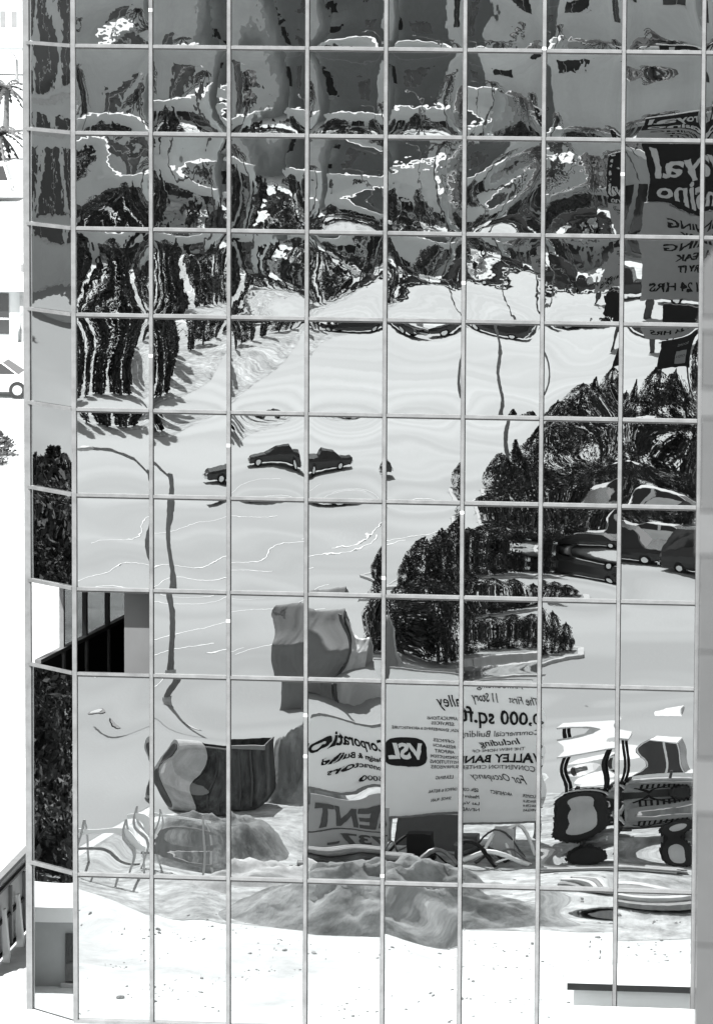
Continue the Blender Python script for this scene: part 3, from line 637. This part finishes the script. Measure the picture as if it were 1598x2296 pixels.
# tent
tt = thing('canvas_shelter', 'grey canvas shelter with a sagging ridge behind the signs', 'tent', (.1,-38.2,0), .08)
def drape(prof, x0, x1, nx, nj, seed, amp):
    b = MB(); L = len(prof)-1
    for i in range(nx+1):
        x = x0+(x1-x0)*i/nx
        for j in range(nj+1):
            t = j/nj*L; k = min(L-1, int(t)); f = t-k; f = f*f*(3-2*f)*.5+f*.5
            y = prof[k][0]*(1-f)+prof[k+1][0]*f; z = prof[k][1]*(1-f)+prof[k+1][1]*f
            n_ = noise.fractal(Vector((x*1.6+seed, y*.9, z*.5)), .8, 2.1, 4)
            fold = math.sin(x*9+3*noise.noise(Vector((x,z,seed))))*.05*(1-z/2.6)
            b.v.append((x+.05*n_, y+(amp*n_+fold)*(1 if y > 0 else -1), max(0, z+amp*.7*n_-.16*math.sin(PI*i/nx)*(z/2.4))))
    for i in range(nx):
        for j in range(nj): q = i*(nj+1)+j; b.f.append((q, q+1, q+nj+2, q+nj+1))
    return b
drape([(1.35,0),(1.2,1.5),(.0,2.35),(-1.2,1.5),(-1.35,0)], -1.35, .15, 30, 28, 1.3, .09).build('canvas', M['canvas'], tt, True)
drape([(1.3,0),(1.1,1.3),(.1,2.05),(-1.0,1.4),(-1.2,0)], .17, 1.3, 24, 28, 6.1, .12).build('lit_tarpaulin', M['lightgrey'], tt, True)  # paler grey puts the light on this half into its colour
for x in (-1.3,1.25): MB().add([(x,1.2,0),(x,1.05,1.4),(x,0,2.2),(x,-1.05,1.4),(x,-1.2,0)],[(0,1,2,3,4)]).build('end_flap', M['canvas'], tt)
MB().tube([(.25,1.36,0),(.25,1.36,2.3)], .06, 8).build('pole', M['darkgrey'], tt)
# tractor with loader
tr = thing('tractor', 'tractor with canopy frame, long hood and large dark tyres at the right of the signs', 'tractor', (9.2,-19.2,0), .0)
def wheel(par, x, y, r, w):
    o = MB().tube([(x,y-w/2,r),(x,y-w*.4,r),(x,y+w*.4,r),(x,y+w/2,r)], [r*.88,r,r,r*.88], 26).build('wheel', M['tyre'], par)
    MB().tube([(x,y+w/2+.001,r),(x,y+w/2+.03,r)], r*.5, 18).build('hub', M['lightgrey'], o)
    lug = MB()
    for k in range(22):
        a = 2*PI*k/22; c_, s_ = math.cos(a), math.sin(a); lug.bar((x+c_*r,y-w*.42,r+s_*r),(x+math.cos(a+.12)*r,y+w*.42,r+math.sin(a+.12)*r),.07,.06,(c_,0,s_))
    lug.build('tread', M['tyre'], o)
for y in (-.75,.75): wheel(tr,-.95,y,.72,.42); wheel(tr,1.35,y,.45,.3)
hood = MB(); hood.loft([[(x,-w,z0),(x,w,z0),(x,w,z1-.12),(x,w*.75,z1),(x,-w*.75,z1),(x,-w,z1-.12)] for x,w,z0,z1 in ((-.2,.42,.75,1.5),(.3,.42,.7,1.5),(1.6,.38,.7,1.38),(1.85,.33,.75,1.2))]); hood.build('hood', mat('faded_machine_paint', .3, .5, .35, 2.5, .002, .4, var2=.3, scale2=1.2), tr)
eng = MB().box(.25,1.5,.43,.47,.78,1.12).build('engine_panel', M['black'], tr)
for k in range(9): MB().box(.32+.13*k,.39+.13*k,.471,.49,.82,1.08).build('vent', M['midgrey'], eng)
for y in (-.2,.2): MB().tube([(1.83,y,1.22),(1.93,y,1.22)], .08, 12).build('headlight', M['chrome'], tr)
MB().tube([(.1,.5,.9),(.5,.56,.7),(.9,.58,.95),(1.4,.6,.9)], .03, 6).build('hydraulic_hose', M['black'], tr)
MB().box(-.3,.1,.44,.6,.45,.62).build('step', M['iron'], tr)
MB().box(-.25,-.15,-.4,.4,1.3,1.75).build('dashboard', M['black'], tr)
MB().box(1.851,1.88,-.28,.28,.78,1.15).build('grille', M['black'], tr); MB().box(-1.5,1.5,-.25,.25,.5,.74).build('chassis', M['darkgrey'], tr)
MB().tube([(.9,.2,1.4),(.9,.2,2.05)], .045, 8).build('exhaust_pipe', M['iron'], tr)
se = MB(); se.box(-1.15,-.65,-.28,.28,1.0,1.15); se.box(-1.25,-1.16,-.28,.28,1.1,1.65); se.build('seat', M['black'], tr)
for x in (-1.45,-.35):
    for y in (-.62,.62): MB().box(x-.045,x+.045,y-.045,y+.045,1.0,2.5).build('canopy_post', M['black'], tr)
MB().box(-1.65,-.15,-.8,.8,2.501,2.58).build('canopy', M['lightgrey'], tr)
MB().tube([(-.55,0,1.1),(-.3,0,1.55)], .03, 8).build('steering_column', M['black'], tr)
MB().tube([(-.3+.17*math.cos(a)*.5,.2*math.sin(a),1.58+.17*math.cos(a)) for a in [2*PI*k/16 for k in range(17)]], .018, 6, False).build('steering_wheel', M['black'], tr)
for y in (-.62,.62):
    MB().bar((-.1,y,1.3),(1.7,y,1.05),.09,.16).build('loader_arm', M['midgrey'], tr); MB().bar((1.7,y,1.05),(2.2,y,.4),.09,.15).build('loader_arm', M['midgrey'], tr)
MB().prism([(2.15,.1),(2.75,.08),(2.8,.16),(2.3,.2),(2.2,.72),(2.1,.75)], -.95, .95).build('bucket', M['midgrey'], tr)
for y in (-.75,.75):
    f = MB(); f.loft([[(-.95+math.cos(a)*.86,y-.24,.75+math.sin(a)*.86),(-.95+math.cos(a)*.86,y+.24,.75+math.sin(a)*.86),(-.95+math.cos(a)*.82,y+.24,.75+math.sin(a)*.82),(-.95+math.cos(a)*.82,y-.24,.75+math.sin(a)*.82)] for a in [R(20+14*k) for k in range(11)]]); f.build('mudguard', M['lightgrey'], tr)
# a tyre lying and timber, rubble
sp_ = MB(); sp_.tube([(8.6,-23.6,.0),(8.6,-23.6,.05),(8.6,-23.6,.26),(8.6,-23.6,.3)], [.55,.62,.62,.55], 24); tag(sp_.build('old_tyre', M['tyre']), 'worn black tyre lying on the sand behind the tractor', 'tyre')
tp = thing('timber_stack', 'stack of weathered planks on the sand at the right of the site', 'timber', (9.9,-12.6,0), .12)
for k in range(7):
    MB().box(-1.6+.1*(k%3),1.6+.13*(k%2),-.5+.28*(k%4),-.26+.28*(k%4),.05+.09*(k//4),.13+.09*(k//4)).build('plank', M['wood'] if k % 2 else M['lightgrey'], tp)
rb = thing('rebar_tangle', 'tangle of bent steel bars and hoses lying below the boards', 'scrap', (5.6,-16.9,0))
rr_ = random.Random(5)
for k in range(16):
    x0 = rr_.uniform(-1.4,1.2); y0 = rr_.uniform(-.8,.8); L_ = rr_.uniform(.5,1.3); a0 = rr_.uniform(-.6,.6); hgt = rr_.uniform(.1,.65)
    MB().tube([(x0+L_*t*math.cos(a0)-.3, y0+L_*t*math.sin(a0)+.2*math.sin(t*5+k), .05+hgt*math.sin(PI*t)**1.2) for t in [q/9 for q in range(10)]], rr_.choice((.02,.035,.05)), 7).build('bar', M[rr_.choice(('black','alu','white','rusty'))], rb, True)
for k, (x, z, w_, h_) in enumerate([(-.9,0,.5,.55),(.1,0,.7,.42),(.95,0,.4,.6)]):
    MB().box(x-w_/2,x+w_/2,-.95+.1*k,-.55+.1*k,z,z+h_).build('crate', M[('black','darkgrey','lightgrey')[k]], rb)
sp2 = thing('pipe_stack', 'stack of steel pipes on the gravel behind the long soil heap', 'pipes', (3.4,-15.2,0), .1)
for k in range(9):
    r_, c_ = (0,k) if k < 4 else ((1,k-4) if k < 7 else (2,k-7)); MB().tube([(-1.5+.06*k,-.3+.2*c_+.1*r_,.1+.17*r_),(1.4+.05*(k%3),-.3+.2*c_+.1*r_,.1+.17*r_)], .095, 10, False).build('pipe', M['alu' if k%3 else 'rusty'], sp2)
lb = thing('lumber_stack', 'stack of pale boards in front of the tractor', 'timber', (9.0,-16.4,0), -.08)
for k in range(10): MB().box(-1.7+.11*(k%3),1.6+.1*(k%4),-.5+.22*(k%5),-.3+.22*(k%5),.06+.08*(k//5),.13+.08*(k//5)).build('board', M['wood' if k%2 else 'concrete'], lb)
pw = thing('plywood_sheet', 'dark plywood sheet leaning on the back of the bank board', 'plywood', (4.75,-19.0,0), .05)
MB().add([(-.7,.25,0),(.7,.25,0),(.7,.02,.68),(-.7,.02,.68),(-.7,.23,0),(.7,.23,0),(.7,.0,.68),(-.7,.0,.68)],[(0,1,2,3),(7,6,5,4),(0,4,5,1),(1,5,6,2),(2,6,7,3),(3,7,4,0)]).build('sheet', M['darkgrey'], pw)
pw['label'] = 'dark plywood sheet leaning against the foot of the logo board'
car('pickup', 9.9, -24.6, .08, 'carwhite', 'white pickup parked behind the tractor', 'cars on the site')
cpt = thing('carport', 'broad carport with a white ribbed roof behind the cypress row', 'carport', (-43,-152,0))
MB().box(-8,8,-16,0,3.2,3.35).build('roof', M['white'], cpt)
for k in range(15): MB().box(-8,8,-15.8+1.08*k,-15.3+1.08*k,3.351,3.42).build('rib', M['darkgrey'], cpt)
for x in (-7.5,-2.5,2.5,7.5): MB().box(x-.1,x+.1,-.4,-.2,0,3.19).build('post', M['darkgrey'], cpt)
rk = [MB().loft([[(math.cos(a)*r*(1+.25*math.sin(a*3+s)), math.sin(a)*r*(1+.2*math.cos(a*2+s)), z) for a in [2*PI*k/7 for k in range(7)]] for r, z in ((.8,-.1),(1,.25),(.7,.62),(.2,.8))]).mesh('rubble_stone', M['rock']) for s in range(3)]
b = MB()
for k in range(3000):
    x = rng.uniform(-3,13); y = rng.uniform(-16,-.6); s = abs(rng.gauss(0,.012))+.005+(rng.random()**20)*.06
    if noise.noise(Vector((x*.45,y*.8,2))) < .08: continue
    me = rk[k%3]; a = rng.uniform(0,6.28); c_, s_ = math.cos(a)*s, math.sin(a)*s
    b.add([(x+v.co.x*c_-v.co.y*s_, y+v.co.x*s_+v.co.y*c_, v.co.z*s) for v in me.vertices], [tuple(p.vertices) for p in me.polygons])
ro = b.build('rubble', M['rock']); tag(ro, 'scattered pale rubble over the sandy ground before the glass', 'rubble', kind='stuff')

# ------------------------------------------------------------------ left edge, seen directly past the corner
fn = thing('site_fence', 'grey panelled site fence with white buttresses, beside the glass corner', 'fence', (-2.5,0,0))
for k in range(4):
    y = 3.2+1.5*k
    MB().box(-.04,.0,y,y+1.49,.12,1.72).build('panel', M['lightgrey'], fn)
    MB().box(.001,.05,y,y+1.49,1.45,1.5).build('rail', M['darkgrey'], fn); MB().box(.001,.05,y,y+1.49,.8,.86).build('rail', M['black'], fn); MB().box(.001,.05,y,y+1.49,.12,.18).build('rail', M['black'], fn)
    MB().box(.001,.07,y+1.38,y+1.48,.2,1.4).build('batten', M['midgrey'], fn)
    MB().prism([(.05,0),(.2,0),(.1,1.1),(.05,1.1)], y+.45, y+.62).build('buttress', M['white'], fn)
MB().box(-.07,.08,3.2,9.2,1.721,1.8).build('top_rail', M['midgrey'], fn)
car('sedan', -22.2, 103.6, .02, 'carwhite', 'white sedan crossing at the left edge behind the glass corner', 'cars left of the tower')
car('van', -40.6, 193, .1, 'carwhite', 'white van parked far back at the left edge', 'cars left of the tower')
hb = building('porch_house', 'low flat house with white eaves, stone pier and dark windows at the left edge', -38, -22, 123, 9, 2.4, M['wallgrey'], M['roofwhite'], parapet=0)
hb.location = (-30, 123, 0); hb.rotation_euler = (0,0,PI)
MB().box(-8.2,8.2,-.2,.8,2.15,2.38).build('eave', M['white'], hb)
for x in (-4.05,-1.8,.4): MB().box(x-1.0,x+1.0,.003,.05,.3,2.0).build('window', M['glass'], hb); MB().box(x-1.0,x+1.0,.051,.09,.9,.97).build('glazing_bar', M['white'], hb)
MB().box(-7.2,-5.55,.003,.25,0,2.14).build('stone_pier', M['stone'], hb)
MB().prism([(-5.5,0),(-5.1,0),(-5.4,.95),(-5.5,.95)], .3, .6).build('buttress', M['white'], hb)
for x in (-5.5,-3.2): MB().box(x-.3,x+.3,-2.4,-1.9,2.701,3.0).build('roof_vent', M['midgrey'], hb)
palm(-48.6, 245, 2.9, 'pale fronded palm far behind the left edge'); palm(-44.6, 222, 1.6, 'second palm at the left edge, lower than the other')
for i, (x,y,s) in enumerate([(-18.3,86,.55),(-17.9,83.5,.4)]): tree('bush', x, y, s, ['round shrub by the road at the left edge','smaller shrub beside the round one at the left edge'][i], 'shrubs at the left edge')
hm = building('far_hotel', 'long white hotel with narrow dark window slots, far at the left edge', -110, -60, 420, 20, 10, M['wallwhite'], M['roofwhite']); hm.location = (-75, 306, 0); hm.rotation_euler = (0,0,PI)
for k in range(40): MB().box(-24+k*.85,-23.6+k*.85,.003,.06,3.5,4.7).build('window', M['midgrey'], hm)
MB().box(-25,25,.003,.9,.1,2.1).build('arcade', M['wallgrey'], hm); MB().box(-25,25,.003,1.1,2.101,2.5).build('canopy_edge', M['white'], hm)
lamp(-57.6, 296, 1.7, 0, 'small white lamp far back at the left edge', .5)

# ------------------------------------------------------------------ block pier of the photographer's building, near and out of focus at the right
bp = thing('block_pier', 'pale grey masonry pier with whitewashed blocks, out of focus at the right edge', 'pier', (18.182,-91,0))
z = 0; k = 0
hs = []
while z < 21.2: hs.append((z, min(21.2, z+1.06), k % 3 == 1)); z += 1.06; k += 1
for (a, b_, wh) in [(21.2,21.62,0),(21.62,21.98,0),(21.98,22.13,1),(22.13,22.42,0),(22.42,22.68,0),(22.68,22.8,1),(22.8,23.05,0),(23.05,23.13,1),(23.13,23.28,0),(23.28,23.32,1),(23.32,23.46,0)]: hs.append((a, b_, wh))
for a, b_, wh in hs:
    MB().box(0 if not wh else -.004,.6,-.3,.3,a+.002,b_-.002).build('block', M['blockwhite'] if wh else M['blockgrey'], bp)
